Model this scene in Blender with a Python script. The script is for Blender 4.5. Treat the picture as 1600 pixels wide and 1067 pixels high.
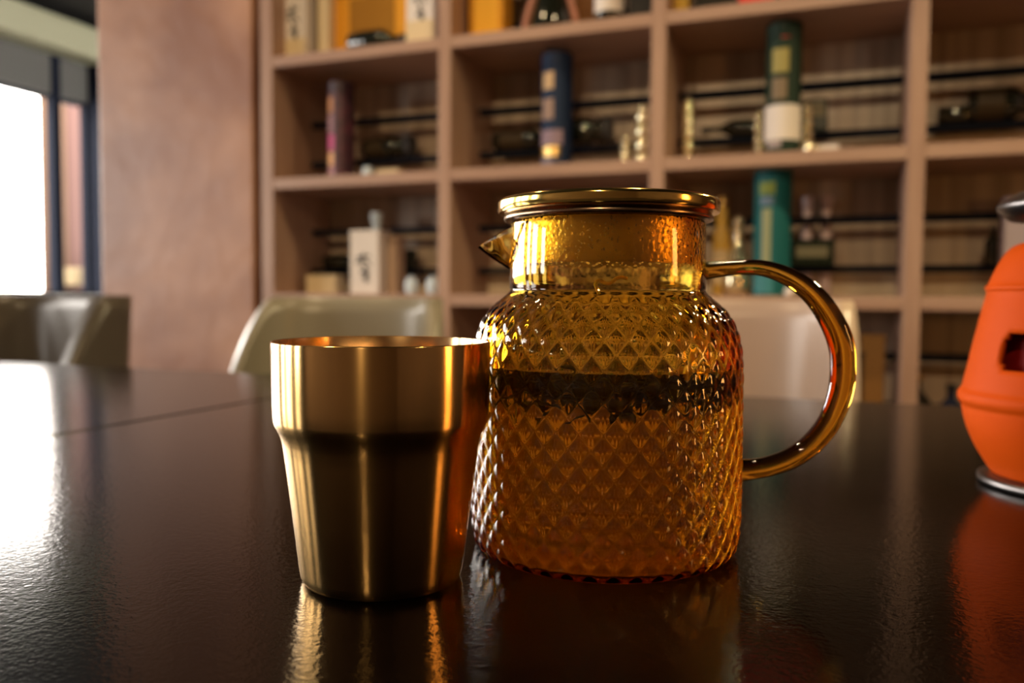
import bpy, bmesh, math, random
from math import pi, sin, cos, radians, sqrt, exp
from mathutils import Vector, Matrix
random.seed(7)
S = bpy.context.scene
for o in list(bpy.data.objects): bpy.data.objects.remove(o)
C = S.collection

# ------------------------------------------------------------------ camera
T = 0.75                       # table top height
EYE = T + 0.1046
TH = radians(21.0)             # the room is turned 21 degrees against the view
cam_d = bpy.data.cameras.new('camera'); cam = bpy.data.objects.new('camera', cam_d); C.objects.link(cam)
cam_d.sensor_width = 36.0; cam_d.lens = 36.0 * 1312 / 1600
cam.location = (0, 0, EYE)
PITCH, ROLL = radians(2.94), radians(0.40)
cam.matrix_world = Matrix.Translation((0, 0, EYE)) @ Matrix.Rotation(radians(90) - PITCH, 4, 'X') @ Matrix.Rotation(ROLL, 4, 'Z')
cam_d.clip_start = 0.01
cam_d.dof.use_dof = True; cam_d.dof.focus_distance = 0.292; cam_d.dof.aperture_fstop = 8.0
S.camera = cam

# ------------------------------------------------------------------ world, exposure
w = bpy.data.worlds.new('world'); S.world = w; w.use_nodes = True
bg = w.node_tree.nodes['Background']; bg.inputs[0].default_value = (1.0, 0.93, 0.85, 1); bg.inputs[1].default_value = 11.0
S.view_settings.view_transform = 'Standard'; S.view_settings.look = 'None'
S.view_settings.exposure = 0.85; S.view_settings.gamma = 1.0; S.view_settings.use_curve_mapping = False
cy = S.cycles
cy.max_bounces = 24; cy.transmission_bounces = 20; cy.glossy_bounces = 8; cy.diffuse_bounces = 4; cy.volume_bounces = 3
cy.transparent_max_bounces = 8; cy.caustics_reflective = True; cy.caustics_refractive = True
cy.blur_glossy = 0.3; cy.sample_clamp_indirect = 12.0; cy.use_denoising = True
try: cy.denoiser = 'OPENIMAGEDENOISE'
except Exception: pass

def P(e, n, z):                 # room coordinates (along the shelf wall, away from the camera, up)
    return Vector((e * cos(TH) + n * sin(TH), -e * sin(TH) + n * cos(TH), z))
ROT = Matrix.Rotation(-TH, 4, 'Z')

def area(name, loc, target, sx, sy, power, col, portal=False, shape='RECTANGLE'):
    d = bpy.data.lights.new(name, 'AREA'); d.shape = shape; d.size = sx; d.size_y = sy; d.energy = power; d.color = col
    if portal: d.cycles.is_portal = True
    o = bpy.data.objects.new(name, d); C.objects.link(o); o.location = loc
    o.rotation_euler = (Vector(target) - Vector(loc)).to_track_quat('-Z', 'Y').to_euler()
    return o

WIN_E = -5.0
PANES = [(-2.42, -1.75), (-1.15, -0.31), (-0.05, 0.46), (1.0, 4.57)]
SILL, HEAD = 0.86, 2.22
for a_, b_ in PANES:           # portals in the window openings guide the daylight
    c_ = P(WIN_E - 0.05, (a_ + b_) / 2, (SILL + HEAD) / 2)
    area('window_portal', c_, c_ + (P(1, 0, 0)), b_ - a_, HEAD - SILL, 1, (1, 1, 1), True)

WARM = (1.0, 0.72, 0.40)
# ceiling spotlights: (e, n, watts, aimed at e, n, z, where it hangs)
LAMPS = [(-1.3, 1.05, 5, -1.3, 1.5, 0, 'over the left chairs'), (0.1, 1.0, 5, 0.1, 1.5, 0, 'over the chair behind the teapot'),
         (-0.81, -2.07, 20, -1.1, 2.2, 0.72, 'in the far left corner behind the viewer'), (0.12, -2.2, 20, -0.3, 2.2, 0.66, 'straight behind the viewer')]

# ------------------------------------------------------------------ helpers
def nd(nt, t, **kw):
    n = nt.nodes.new(t)
    for k, v in kw.items(): setattr(n, k, v)
    return n
def mat(name, col=(0.5, 0.5, 0.5), rough=0.5, metal=0.0, noise=None, bump=None, **kw):
    """noise = (scale, second colour, stretch vector), bump = (scale, strength, distance)"""
    m = bpy.data.materials.new(name); m.use_nodes = True; nt = m.node_tree; b = nt.nodes['Principled BSDF']
    b.inputs['Base Color'].default_value = (*col, 1); b.inputs['Roughness'].default_value = rough; b.inputs['Metallic'].default_value = metal
    for k, v in kw.items():
        b.inputs[k.replace('_', ' ')].default_value = v
    tc = nd(nt, 'ShaderNodeTexCoord')
    if noise:
        mp = nd(nt, 'ShaderNodeMapping'); mp.inputs['Scale'].default_value = noise[2] if len(noise) > 2 else (1, 1, 1)
        n = nd(nt, 'ShaderNodeTexNoise'); n.inputs['Scale'].default_value = noise[0]; n.inputs['Detail'].default_value = 6
        r = nd(nt, 'ShaderNodeValToRGB'); r.color_ramp.elements[0].position = 0.35; r.color_ramp.elements[1].position = 0.68
        r.color_ramp.elements[0].color = (*col, 1); r.color_ramp.elements[1].color = (*noise[1], 1)
        nt.links.new(tc.outputs['Object'], mp.inputs[0]); nt.links.new(mp.outputs[0], n.inputs['Vector'])
        nt.links.new(n.outputs[0], r.inputs[0]); nt.links.new(r.outputs[0], b.inputs['Base Color'])
    if bump:
        n = nd(nt, 'ShaderNodeTexNoise'); n.inputs['Scale'].default_value = bump[0]; n.inputs['Detail'].default_value = 3
        bp = nd(nt, 'ShaderNodeBump'); bp.inputs['Strength'].default_value = bump[1]; bp.inputs['Distance'].default_value = bump[2]
        nt.links.new(tc.outputs['Object'], n.inputs['Vector']); nt.links.new(n.outputs[0], bp.inputs['Height']); nt.links.new(bp.outputs[0], b.inputs['Normal'])
    return m

def tag(o, label=None, cat=None, group=None, kind=None):
    if label: o['label'] = label
    if cat: o['category'] = cat
    if group: o['group'] = group
    if kind: o['kind'] = kind
    return o
def empty(name, loc, rz=0.0):
    o = bpy.data.objects.new(name, None); C.objects.link(o); o.location = loc; o.rotation_euler = (0, 0, rz); o.empty_display_size = 0.02
    return o
def link(name, bm, m, parent=None, smooth=False, loc=None, rz=0.0):
    me = bpy.data.meshes.new(name); bm.normal_update(); bm.to_mesh(me); bm.free()
    ms = m if isinstance(m, (list, tuple)) else [m]
    for x in ms: me.materials.append(x)
    if smooth: me.shade_smooth()
    o = bpy.data.objects.new(name, me); C.objects.link(o)
    if parent: o.parent = parent
    if loc is not None: o.location = loc
    if rz: o.rotation_euler = (0, 0, rz)
    return o
def smooth_by_angle(o, ang=35):
    me = o.data; bm = bmesh.new(); bm.from_mesh(me)
    for f in bm.faces: f.smooth = True
    for e in bm.edges:
        if len(e.link_faces) == 2 and e.calc_face_angle(0) > radians(ang): e.smooth = False
    bm.to_mesh(me); bm.free()
    return o
def box(bm, x0, x1, y0, y1, z0, z1, bev=0.0):
    r = bmesh.ops.create_cube(bm, size=1.0)
    vs = r['verts']
    for v in vs:
        v.co = Vector(((x0 + x1) / 2 + v.co.x * (x1 - x0), (y0 + y1) / 2 + v.co.y * (y1 - y0), (z0 + z1) / 2 + v.co.z * (z1 - z0)))
    if bev > 0:
        es = list({e for v in vs for e in v.link_edges})
        bmesh.ops.bevel(bm, geom=es, offset=bev, segments=2, profile=0.5, affect='EDGES')
    return bm
def bx(x0, x1, y0, y1, z0, z1, bev=0.0): return box(bmesh.new(), x0, x1, y0, y1, z0, z1, bev)
def lathe(prof, segs=48, bm=None, M=None, mi=None):
    """revolve (r, z) points round the z axis; r == 0 ends close to a pole"""
    bm = bm or bmesh.new(); rings = []
    for r, z in prof:
        if r <= 1e-7: rings.append([bm.verts.new((0, 0, z))])
        else: rings.append([bm.verts.new((r * cos(2 * pi * k / segs), r * sin(2 * pi * k / segs), z)) for k in range(segs)])
    for i in range(len(rings) - 1):
        a, b = rings[i], rings[i + 1]
        for k in range(segs):
            k2 = (k + 1) % segs
            if len(a) == 1 and len(b) == 1: continue
            if len(a) == 1: f = bm.faces.new((a[0], b[k2], b[k]))
            elif len(b) == 1: f = bm.faces.new((a[k], a[k2], b[0]))
            else: f = bm.faces.new((a[k], a[k2], b[k2], b[k]))
            if mi is not None: f.material_index = mi[i]
    if M is not None:
        for rg in rings:
            for v in rg: v.co = M @ v.co
    return bm
def tube(pts, rads, segs=20, bm=None, cap=True):
    bm = bm or bmesh.new(); pts = [Vector(p) for p in pts]; n = len(pts)
    if not isinstance(rads, (list, tuple)): rads = [rads] * n
    tans = [(pts[min(i + 1, n - 1)] - pts[max(i - 1, 0)]).normalized() for i in range(n)]
    up = Vector((0, 0, 1)) if abs(tans[0].z) < 0.9 else Vector((0, 1, 0))
    nrm = tans[0].cross(up).normalized(); rings = []
    for i in range(n):
        nrm = (nrm - tans[i] * nrm.dot(tans[i])).normalized(); bn = tans[i].cross(nrm)
        rings.append([bm.verts.new(pts[i] + rads[i] * (cos(2 * pi * k / segs) * nrm + sin(2 * pi * k / segs) * bn)) for k in range(segs)])
    for i in range(n - 1):
        for k in range(segs):
            k2 = (k + 1) % segs; bm.faces.new((rings[i][k], rings[i][k2], rings[i + 1][k2], rings[i + 1][k]))
    if cap: bm.faces.new(list(reversed(rings[0]))); bm.faces.new(rings[-1])
    return bm
def spline(pts, sub=8):          # Catmull-Rom through tuples of any length
    out = []; n = len(pts)
    for i in range(n - 1):
        p0, p1, p2, p3 = pts[max(i - 1, 0)], pts[i], pts[i + 1], pts[min(i + 2, n - 1)]
        for j in range(sub):
            t = j / sub
            out.append(tuple(0.5 * (2 * b + (c - a) * t + (2 * a - 5 * b + 4 * c - d) * t * t + (-a + 3 * b - 3 * c + d) * t ** 3) for a, b, c, d in zip(p0, p1, p2, p3)))
    out.append(tuple(pts[-1])); return out

# ------------------------------------------------------------------ materials
def wood_mat(name, a, b, rough=0.5):
    return mat(name, a, rough, noise=(4.0, b, (1.0, 12.0, 12.0)))
M_shelf = wood_mat('oak_laminate', (0.35, 0.205, 0.145), (0.43, 0.27, 0.195), 0.45)
M_shelf_v = mat('oak_laminate_upright', (0.35, 0.205, 0.145), 0.45, noise=(4.0, (0.43, 0.27, 0.195), (12, 12, 1)))
M_back = mat('beige_back_panel', (0.34, 0.255, 0.185), 0.35, noise=(5.0, (0.56, 0.44, 0.33), (7, 7, 0.25)))
M_ledge = mat('cream_ledge', (0.62, 0.49, 0.32), 0.4, noise=(9.0, (0.74, 0.62, 0.46), (5, 5, 0.3)))
M_black = mat('black_metal', (0.012, 0.012, 0.014), 0.4)
M_pillar = mat('copper_plaster', (0.27, 0.120, 0.072), 0.5, noise=(3.2, (0.47, 0.245, 0.150), (1, 1, 1.2)), bump=(14, 0.3, 0.01))
M_ceiling = mat('black_ceiling', (0.010, 0.010, 0.010), 0.8)
M_floor = mat('floor_tile', (0.07, 0.055, 0.045), 0.45, noise=(2.0, (0.10, 0.08, 0.065)))
M_wall = mat('brown_wall', (0.14, 0.085, 0.055), 0.7, noise=(2.0, (0.18, 0.11, 0.07)))
M_header = mat('grey_header', (0.075, 0.075, 0.07), 0.6)
M_soffit = mat('olive_soffit', (0.30, 0.30, 0.20), 0.6)
M_frame = mat('navy_frame', (0.006, 0.008, 0.016), 0.85, Specular_IOR_Level=0.1)
M_dark = mat('dark_gap', (0.02, 0.012, 0.008), 0.7)

# ------------------------------------------------------------------ the setting
def struct(name, bm, m, smooth=False):
    o = link(name, bm, m); o.rotation_euler = (0, 0, -TH); return tag(o, kind='structure')
struct('floor', bx(-8.0, 3.4, -3.2, 7.2, -0.05, 0.0), M_floor)
struct('ceiling', bx(-5.3, 3.4, -3.2, 7.2, 2.75, 2.80), M_ceiling)
struct('wall_right', bx(3.2, 3.3, -3.1, 2.6, 0, 2.75), M_wall)
struct('wall_rear', bx(-5.0, 3.2, -3.2, -3.1, 0, 2.75), M_wall)
struct('wall_back', bx(-2.13, 3.2, 2.34, 2.44, 0, 2.75), M_wall)
struct('wall_far', bx(-5.3, 3.2, 7.0, 7.1, 0, 2.75), M_wall)
struct('pillar', bx(-2.13, -1.556, 1.985, 2.34, 0, 2.75, 0.006), M_pillar)
# window wall on the left, with four glazed openings
bm = bmesh.new(); lo = -3.1
for a_, b_ in PANES + [(7.0, 7.0)]:
    if a_ > lo: box(bm, -5.07, -5.0, lo, a_, SILL, HEAD)
    lo = b_
struct('wall_left', bm, M_header)
struct('wall_left', bx(-5.10, -5.0, -3.1, 7.0, 0, SILL), M_header)
struct('wall_left', bx(-5.10, -5.0, -3.1, 7.0, HEAD, 2.75), M_header)
struct('trim_1', bx(-5.0, -4.78, -3.1, 7.0, 2.48, 2.69, 0.03), M_soffit)
struct('trim_2', bx(-5.02, -4.86, 4.57, 4.74, 0, 2.48), M_frame)
struct('trim_3', bx(-5.05, -4.99, 4.265, 4.335, 0.86, 2.48), M_frame)
for i, (a_, b_) in enumerate(PANES):
    fr = bmesh.new(); fw = 0.022
    box(fr, -5.06, -5.01, a_, a_ + fw, SILL, HEAD); box(fr, -5.06, -5.01, b_ - fw, b_, SILL, HEAD)
    box(fr, -5.10, -5.04, a_ + fw, b_ - fw, SILL, SILL + fw); box(fr, -5.10, -5.04, a_ + fw, b_ - fw, HEAD - fw, HEAD)
    struct('window_%d' % (i + 1), fr, M_frame)
M_sill = mat('window_sill', (0.5, 0.5, 0.48), 0.4)
struct('trim_4', bx(-5.05, -4.88, -3.1, 4.57, SILL - 0.03, SILL, 0.004), M_sill)

# outside the window: neighbouring facade in orange and pink plaster
fac = empty('facade', P(-7.0, 6.2, 0), -TH)
tag(fac, 'orange and pink plaster house front seen through the window', 'building')
link('plaster_column', bx(-0.06, 0, -0.33, -0.06, 0, 4.2, 0.02), mat('orange_plaster', (0.060, 0.028, 0.011), 0.9), fac)
link('plaster_column', bx(-0.06, 0.0, -0.06, 0.75, 0, 4.2, 0.02), mat('pink_plaster', (0.055, 0.022, 0.017), 0.9), fac)
link('ledge', bx(0.0, 0.25, -0.20, 0.5, 0.95, 1.12, 0.02), mat('cream_plaster', (0.11, 0.08, 0.04), 0.9), fac)

# ceiling lamps (real lamps of the room, above the frame)
M_emit = bpy.data.materials.new('lamp_glow'); M_emit.use_nodes = True
_b = M_emit.node_tree.nodes['Principled BSDF']; _b.inputs['Base Color'].default_value = (0.8, 0.8, 0.8, 1)
for i, (e_, n_, pw, te, tn, tz, where) in enumerate(LAMPS):
    t = empty('ceiling_lamp', P(e_, n_, 2.75))
    tag(t, 'round black ceiling spotlight ' + where, 'lamp')
    link('housing', lathe([(0.0, -0.001), (0.07, -0.001), (0.07, -0.13), (0.062, -0.13), (0.058, -0.02), (0, -0.02)], 32), M_black, t)
    if pw < 10: area('lamp_light', P(e_, n_, 2.60), P(te, tn, tz), 0.10, 0.10, pw, WARM, shape='DISK')
    else:
        d = bpy.data.lights.new('lamp_spot', 'SPOT'); d.energy = pw * 4.0; d.color = WARM; d.shadow_soft_size = 0.05; d.spot_size = radians(34); d.spot_blend = 0.8
        o = bpy.data.objects.new('lamp_spot', d); C.objects.link(o); o.location = P(e_, n_, 2.60)
        o.rotation_euler = (P(te, tn, tz) - P(e_, n_, 2.60)).to_track_quat('-Z', 'Y').to_euler()
# pendant over the next table, right of the frame
pd = empty('pendant_lamp', P(0.80, 1.62, 1.72)); tag(pd, 'small warm pendant lamp hanging right of the view', 'lamp')
link('shade', lathe([(0.02, 0.10), (0.03, 0.09), (0.105, 0.0), (0.10, 0.0), (0.028, 0.085), (0.0, 0.09)], 32), M_black, pd)
link('cord', lathe([(0.003, 0.09), (0.003, 1.03)], 8), M_black, pd)
area('pendant_light', P(0.80, 1.62, 1.712), P(0.2, 0.2, 0.75), 0.12, 0.12, 12, (1.0, 0.80, 0.42), shape='DISK')
# small warm table lamp at the right end of the table, outside the frame
wl = empty('table_lamp', P(0.72, 0.42, T), -TH)
tag(wl, 'small table lamp with an orange glowing shade at the right end of the table', 'lamp')
link('base', lathe([(0, 0), (0.05, 0), (0.05, 0.008), (0.008, 0.014), (0.008, 0.10), (0, 0.10)], 32), M_black, wl)
M_shade = bpy.data.materials.new('lamp_shade'); M_shade.use_nodes = True
_b = M_shade.node_tree.nodes['Principled BSDF']; _b.inputs['Base Color'].default_value = (0.9, 0.6, 0.3, 1)
_b.inputs['Emission Color'].default_value = (1.0, 0.44, 0.10, 1); _b.inputs['Emission Strength'].default_value = 11.0
link('lamp_shade', lathe([(0.0, 0.10), (0.05, 0.10), (0.045, 0.30), (0, 0.30)], 32), M_shade, wl, True)

# ------------------------------------------------------------------ shelf unit
E0, W, NF, DEP = -1.511, 0.555, 1.99, 0.30
LEV = [EYE + h for h in (-0.66, -0.332, -0.005, 0.318, 0.657, 0.985, 1.31)]    # board centres
BT, DT = 0.030, 0.034
unit = empty('shelf_unit', P(0, 0, 0), -TH)
tag(unit, 'tall brown oak display shelf with square open compartments along the wall', 'shelf')
HT = LEV[-1] + BT / 2
for k in range(5):
    e = E0 + k * W; hw = 0.020 if k == 0 else DT / 2
    link('side_panel' if k in (0, 4) else 'divider', bx(e - hw, e + hw, NF, NF + DEP, 0, HT, 0.0015), M_shelf_v, unit)
for z in LEV:
    for k in range(4):
        a_ = E0 + k * W + (0.020 if k == 0 else DT / 2); b_ = E0 + (k + 1) * W - DT / 2
        link('shelf_board', bx(a_, b_, NF + 0.001, NF + DEP, z - BT / 2, z + BT / 2, 0.0015), M_shelf, unit)
for k in range(4):
    for r in range(6):
        z0, z1 = LEV[r] + BT / 2, LEV[r + 1] - BT / 2
        a_ = E0 + k * W + (0.020 if k == 0 else DT / 2); b_ = E0 + (k + 1) * W - DT / 2
        link('back_panel', bx(a_, b_, NF + DEP - 0.012, NF + DEP, z0, z1), M_back, unit)
        link('ledge', bx(a_, b_, NF + DEP - 0.040, NF + DEP - 0.012, z0, z0 + 0.058), M_ledge, unit)
        for dz in (0.066, 0.185):
            link('rail', bx(a_, b_, NF + 0.19, NF + 0.215, z0 + dz - 0.009, z0 + dz + 0.009, 0.002), M_frame, unit)
struct('trim_5', bx(-1.556, -1.531, 2.05, 2.34, 0, HT), M_dark)

def ex(px, n):                   # where along the shelf a sight line through column px meets depth n
    u = (px - 800) / 1312.0
    return (u * n * cos(TH) - n * sin(TH)) / (cos(TH) + u * sin(TH))
def zd(e, n): return -e * sin(TH) + n * cos(TH)
def row_z(r): return LEV[r] + BT / 2
def pm(px, e, n): return px * zd(e, n) / 1312.0

def colmat(name, c, rough=0.5, **kw):
    if not kw: kw = {'Specular_IOR_Level': 0.2}
    return mat(name, c, rough, **kw)
M_gold = colmat('gold_foil', (0.75, 0.50, 0.18), 0.25, metal=1.0)
M_white = colmat('white_card', (0.78, 0.72, 0.68), 0.5)
M_ink = colmat('ink', (0.04, 0.04, 0.045), 0.5)
M_darkglass = colmat('dark_bottle_glass', (0.010, 0.012, 0.008), 0.08, Coat_Weight=0.5)
M_cream = colmat('cream_paper', (0.74, 0.60, 0.38), 0.5)
M_clear = bpy.data.materials.new('clear_glass'); M_clear.use_nodes = True
_b = M_clear.node_tree.nodes['Principled BSDF']; _b.inputs['Transmission Weight'].default_value = 1.0; _b.inputs['Roughness'].default_value = 0.03; _b.inputs['IOR'].default_value = 1.5

def gift_tube(e, n, z, r, h, mats, label, bands, dots=()):
    t = empty('gift_tube', P(e, n, z), -TH); tag(t, label, 'tube', None)
    body, cap = mats
    link('body', lathe([(0, 0), (r * 0.97, 0), (r, 0.003), (r, h * 0.88), (r * 0.97, h * 0.88 + 0.002), (0, h * 0.88 + 0.002)], 32), body, t, False)
    link('lid', lathe([(0, h * 0.88 + 0.002), (r * 1.02, h * 0.88 + 0.002), (r * 1.02, h - 0.003), (r * 0.98, h), (0, h)], 32), cap, t, False)
    for (z0, z1, m, ang0, ang1) in bands:        # printed bands and labels, thin curved card on the wall
        b2 = bmesh.new(); seg = max(4, int((ang1 - ang0) / 12)); vs = []
        for i in range(seg + 1):
            a = radians(ang0 + (ang1 - ang0) * i / seg)
            vs.append([b2.verts.new(((r + d) * sin(a), -(r + d) * cos(a), h * q)) for d, q in ((0.0006, z0), (0.0006, z1), (-0.001, z1), (-0.001, z0))])
        for i in range(seg):
            for j in range(4):
                b2.faces.new((vs[i][j], vs[i + 1][j], vs[i + 1][(j + 1) % 4], vs[i][(j + 1) % 4]))
        link('label', b2, m, t)
    return t
def bottle_prof(R, H, neck=0.28):
    """body, shoulder, neck"""
    return [(0, 0), (R * 0.9, 0), (R, R * 0.12), (R, H * 0.55), (R * 0.93, H * 0.62), (R * 0.6, H * 0.70), (R * neck * 1.2, H * 0.76), (R * neck, H * 0.82), (R * neck, H * 0.985), (R * neck * 1.15, H * 0.985), (R * neck * 1.15, H), (0, H)]
def bottle(e, n, z, R, H, glass, cap, label_m, text, lying=False, rz=0.0, neck=0.30, group=None):
    t = empty('bottle', P(e, n, z), -TH + rz); tag(t, text, 'bottle', group)
    M = Matrix.Identity(4)
    if lying: M = Matrix.Translation((-H / 2, 0, R)) @ Matrix.Rotation(radians(90), 4, 'Y')
    smooth_by_angle(link('bottle_glass', lathe(bottle_prof(R, H, neck), 32, M=M), glass, t), 40)
    link('cap', lathe([(0, H * 0.90), (R * neck * 1.3, H * 0.90), (R * neck * 1.3, H * 1.01), (0, H * 1.01)], 24, M=M), cap, t)
    if label_m: link('label', lathe([(R * 1.0, H * 0.12), (R * 1.012, H * 0.12), (R * 1.012, H * 0.46), (R, H * 0.46)], 32, M=M), label_m, t)
    return t
def gift_box(e, n, z, w_, d_, h, m, text, cat='box', strokes=False, side=None, name='gift_box', inset=None):
    t = empty(name, P(e, n, z), -TH); tag(t, text, cat)
    link('carton', bx(-w_ / 2, w_ / 2, -d_ / 2, d_ / 2, 0, h * 0.93, 0.0015), m, t)
    link('lid', bx(-w_ / 2 - 0.001, w_ / 2 + 0.001, -d_ / 2 - 0.001, d_ / 2 + 0.001, h * 0.93, h, 0.0015), m, t)
    if strokes:      # brush lettering
        b2 = bmesh.new(); y = -d_ / 2 - 0.0012
        def st(x0, z0, x1, z1, wd):
            v = Vector((x1 - x0, 0, z1 - z0)); nrm = Vector((-v.z, 0, v.x)).normalized() * wd / 2
            a, b = Vector((x0, y, z0)), Vector((x1, y, z1))
            vs = [b2.verts.new(q) for q in (a + nrm, a - nrm, b - nrm * 0.5, b + nrm * 0.5)]; b2.faces.new(vs)
        for (x0, z0, x1, z1, wd) in strokes: st(x0 * w_, z0 * h, x1 * w_, z1 * h, wd * w_)
        link('lettering', b2, M_ink, t)
    if inset: link('panel', bx(-w_ * inset[0], w_ * inset[0], -d_ / 2 - 0.002, -d_ / 2, h * inset[1], h * inset[2]), inset[3], t)
    return t
STROKES = [(-0.25, 0.56, 0.22, 0.60, 0.10), (-0.02, 0.64, -0.08, 0.44, 0.10), (0.05, 0.52, 0.26, 0.44, 0.09), (-0.28, 0.49, -0.05, 0.52, 0.08),
           (0.02, 0.44, 0.06, 0.18, 0.11), (-0.12, 0.34, 0.2, 0.36, 0.10), (-0.05, 0.25, 0.2, 0.20, 0.09), (0.14, 0.33, 0.08, 0.22, 0.08)]

NI = NF + 0.10
def place(px): e = ex(px, NI); return e
# row above the frame's top edge (row index 4)
z4 = row_z(4)
e = place(472); gift_box(e, NI, z4, pm(42, e, NI), 0.07, 0.25, M_white, 'tall white carton with brush lettering at the far left of the top shelf', strokes=STROKES, inset=(0.499, 0.0, 0.26, M_cream))
e = place(507); gift_box(e, NI + 0.03, z4, pm(20, e, NI), 0.06, 0.22, M_cream, 'narrow cream carton beside the left white carton on the top shelf')
M_orange_card = colmat('orange_card', (0.80, 0.36, 0.03), 0.4)
e = place(572); gift_box(e, NI + 0.06, z4, pm(128, e, NI + .09), 0.05, 0.26, M_orange_card, 'wide orange yellow carton behind a dark bottle on the top shelf', inset=(0.30, 0.25, 0.7, colmat('amber_window', (0.35, 0.16, 0.02), 0.3)))
e = place(598); bottle(e, NI - 0.02, z4, 0.034, 0.17, M_darkglass, M_ink, None, 'dark bottle lying in front of the orange carton on the top shelf', lying=True)
e = place(664); gift_box(e, NI, z4, pm(46, e, NI), 0.07, 0.26, M_white, 'white carton with cream foot at the right end of the first top compartment', strokes=STROKES, inset=(0.499, 0.0, 0.28, M_cream))
e = place(760); gift_box(e, NI + 0.02, z4, pm(56, e, NI), 0.07, 0.20, M_orange_card, 'amber yellow carton at the left of the second top compartment', inset=(0.35, 0.1, 0.8, colmat('yellow_card', (0.95, 0.50, 0.05), 0.4)))
# dark decanter with pink flanks
e = place(857); t = empty('decanter', P(e, NI, z4), -TH); tag(t, 'dark waisted decanter with pink copper edges on the top shelf', 'decanter')
smooth_by_angle(link('glass_body', lathe([(0, 0), (0.062, 0), (0.064, 0.01), (0.057, 0.04), (0.047, 0.08), (0.036, 0.11), (0.022, 0.14), (0.02, 0.19), (0.024, 0.2), (0, 0.2)], 32), M_darkglass, t), 50)
for s_ in (-1, 1):
    link('flank', tube([(s_ * 0.070, -0.01, 0.006), (s_ * 0.067, -0.01, 0.04), (s_ * 0.055, -0.01, 0.08), (s_ * 0.043, -0.01, 0.115), (s_ * 0.03, -0.01, 0.15)], 0.008, 12), colmat('pink_copper', (0.55, 0.25, 0.18), 0.4), t, True)
e = place(905); gift_box(e, NI + 0.063, z4, pm(40, e, NI + .1), 0.04, 0.22, colmat('brown_card', (0.20, 0.08, 0.02), 0.5), 'brown carton behind the dark decanter on the top shelf')
e = place(945); bottle(e, NI, z4 + 0.012, 0.036, 0.24, M_darkglass, M_ink, M_white, 'dark bottle with a white label standing on a cream tray on the top shelf')
t = link('tray', bx(-0.075, 0.075, -0.05, 0.05, 0, 0.011, 0.003), M_cream, None, loc=P(e, NI, z4), rz=-TH); tag(t, 'flat cream tray under the white labelled bottle on the top shelf', 'tray')
e = place(995); gift_box(e, NI + 0.02, z4, pm(34, e, NI), 0.07, 0.20, colmat('black_card', (0.015, 0.013, 0.012), 0.4), 'black carton at the right end of the second top compartment')
e = place(1056); bottle(e, NI, z4, 0.02, 0.17, colmat('gold_bottle', (0.65, 0.42, 0.08), 0.2), M_gold, None, 'slim gold bottle at the left of the third top compartment')
e = place(1105); gift_box(e, NI + 0.05, z4, pm(60, e, NI), 0.06, 0.12, colmat('charcoal_card', (0.02, 0.018, 0.015), 0.4), 'low charcoal carton beside the slim gold bottle on the top shelf')
M_red = colmat('red_card', (0.75, 0.02, 0.02), 0.4)
e = place(1173); gift_box(e, NI, z4, pm(52, e, NI), 0.07, 0.2, M_red, 'left one of the two red cartons on the top shelf')
e = place(1236); gift_box(e, NI, z4, pm(52, e, NI), 0.07, 0.2, M_red, 'right one of the two red cartons on the top shelf')

# middle visible row (row index 3)
z3 = row_z(3)
NB = NF + 0.195
e = place(535); gift_tube(e, NI, z3, pm(20, e, NI), 0.275, (mat('floral_print', (0.03, 0.012, 0.02), 0.4, noise=(40, (0.10, 0.02, 0.04))), mat('floral_lid', (0.05, 0.02, 0.03), 0.4)),
    'slim dark tube with pink floral print in the left compartment', [(0.05, 0.12, colmat('pink_a', (0.55, 0.28, 0.32)), -62, -5), (0.14, 0.28, colmat('peach', (0.9, 0.5, 0.25)), -58, -8), (0.30, 0.46, colmat('magenta', (0.65, 0.12, 0.30)), -62, -5), (0.48, 0.66, colmat('pink_b', (0.4, 0.22, 0.25)), -60, -10), (0.68, 0.84, colmat('copper_print', (0.6, 0.28, 0.14)), -60, -10), (0.89, 0.98, colmat('mauve', (0.42, 0.22, 0.33)), -62, -5)])
M_box_dark = colmat('dark_label', (0.05, 0.035, 0.02), 0.4)
e = ex(606, NB); bottle(e, NB + 0.005, z3 + 0.0755, 0.030, 0.155, M_darkglass, M_ink, M_box_dark, 'dark bottle lying on the rail beside the pink floral tube', lying=True, neck=0.8)
M_bluewhite = colmat('blue_white_glaze', (0.62, 0.74, 0.85), 0.15)
def small_jar(e, n, z, r, h, m, text, name='jar', cat='jar'):
    t = empty(name, P(e, n, z), -TH); tag(t, text, cat)
    smooth_by_angle(link('pot', lathe([(0, 0), (r * 0.7, 0), (r, h * 0.25), (r, h * 0.6), (r * 0.75, h * 0.8), (0, h * 0.8)], 24), m, t), 50)
    link('lid', lathe([(0, h * 0.8), (r * 0.8, h * 0.8), (r * 0.8, h * 0.88), (r * 0.25, h * 0.92), (r * 0.2, h), (0, h)], 24), m, t)
    return t
e = place(581); small_jar(e, NI - 0.02, z3, 0.017, 0.034, M_bluewhite, 'small pale blue lidded jar right of the pink floral tube')
e = place(612); gift_box(e, NI, z3, 0.07, 0.05, 0.022, M_cream, 'low cream box right of the small pale blue jar', name='low_box')

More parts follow.
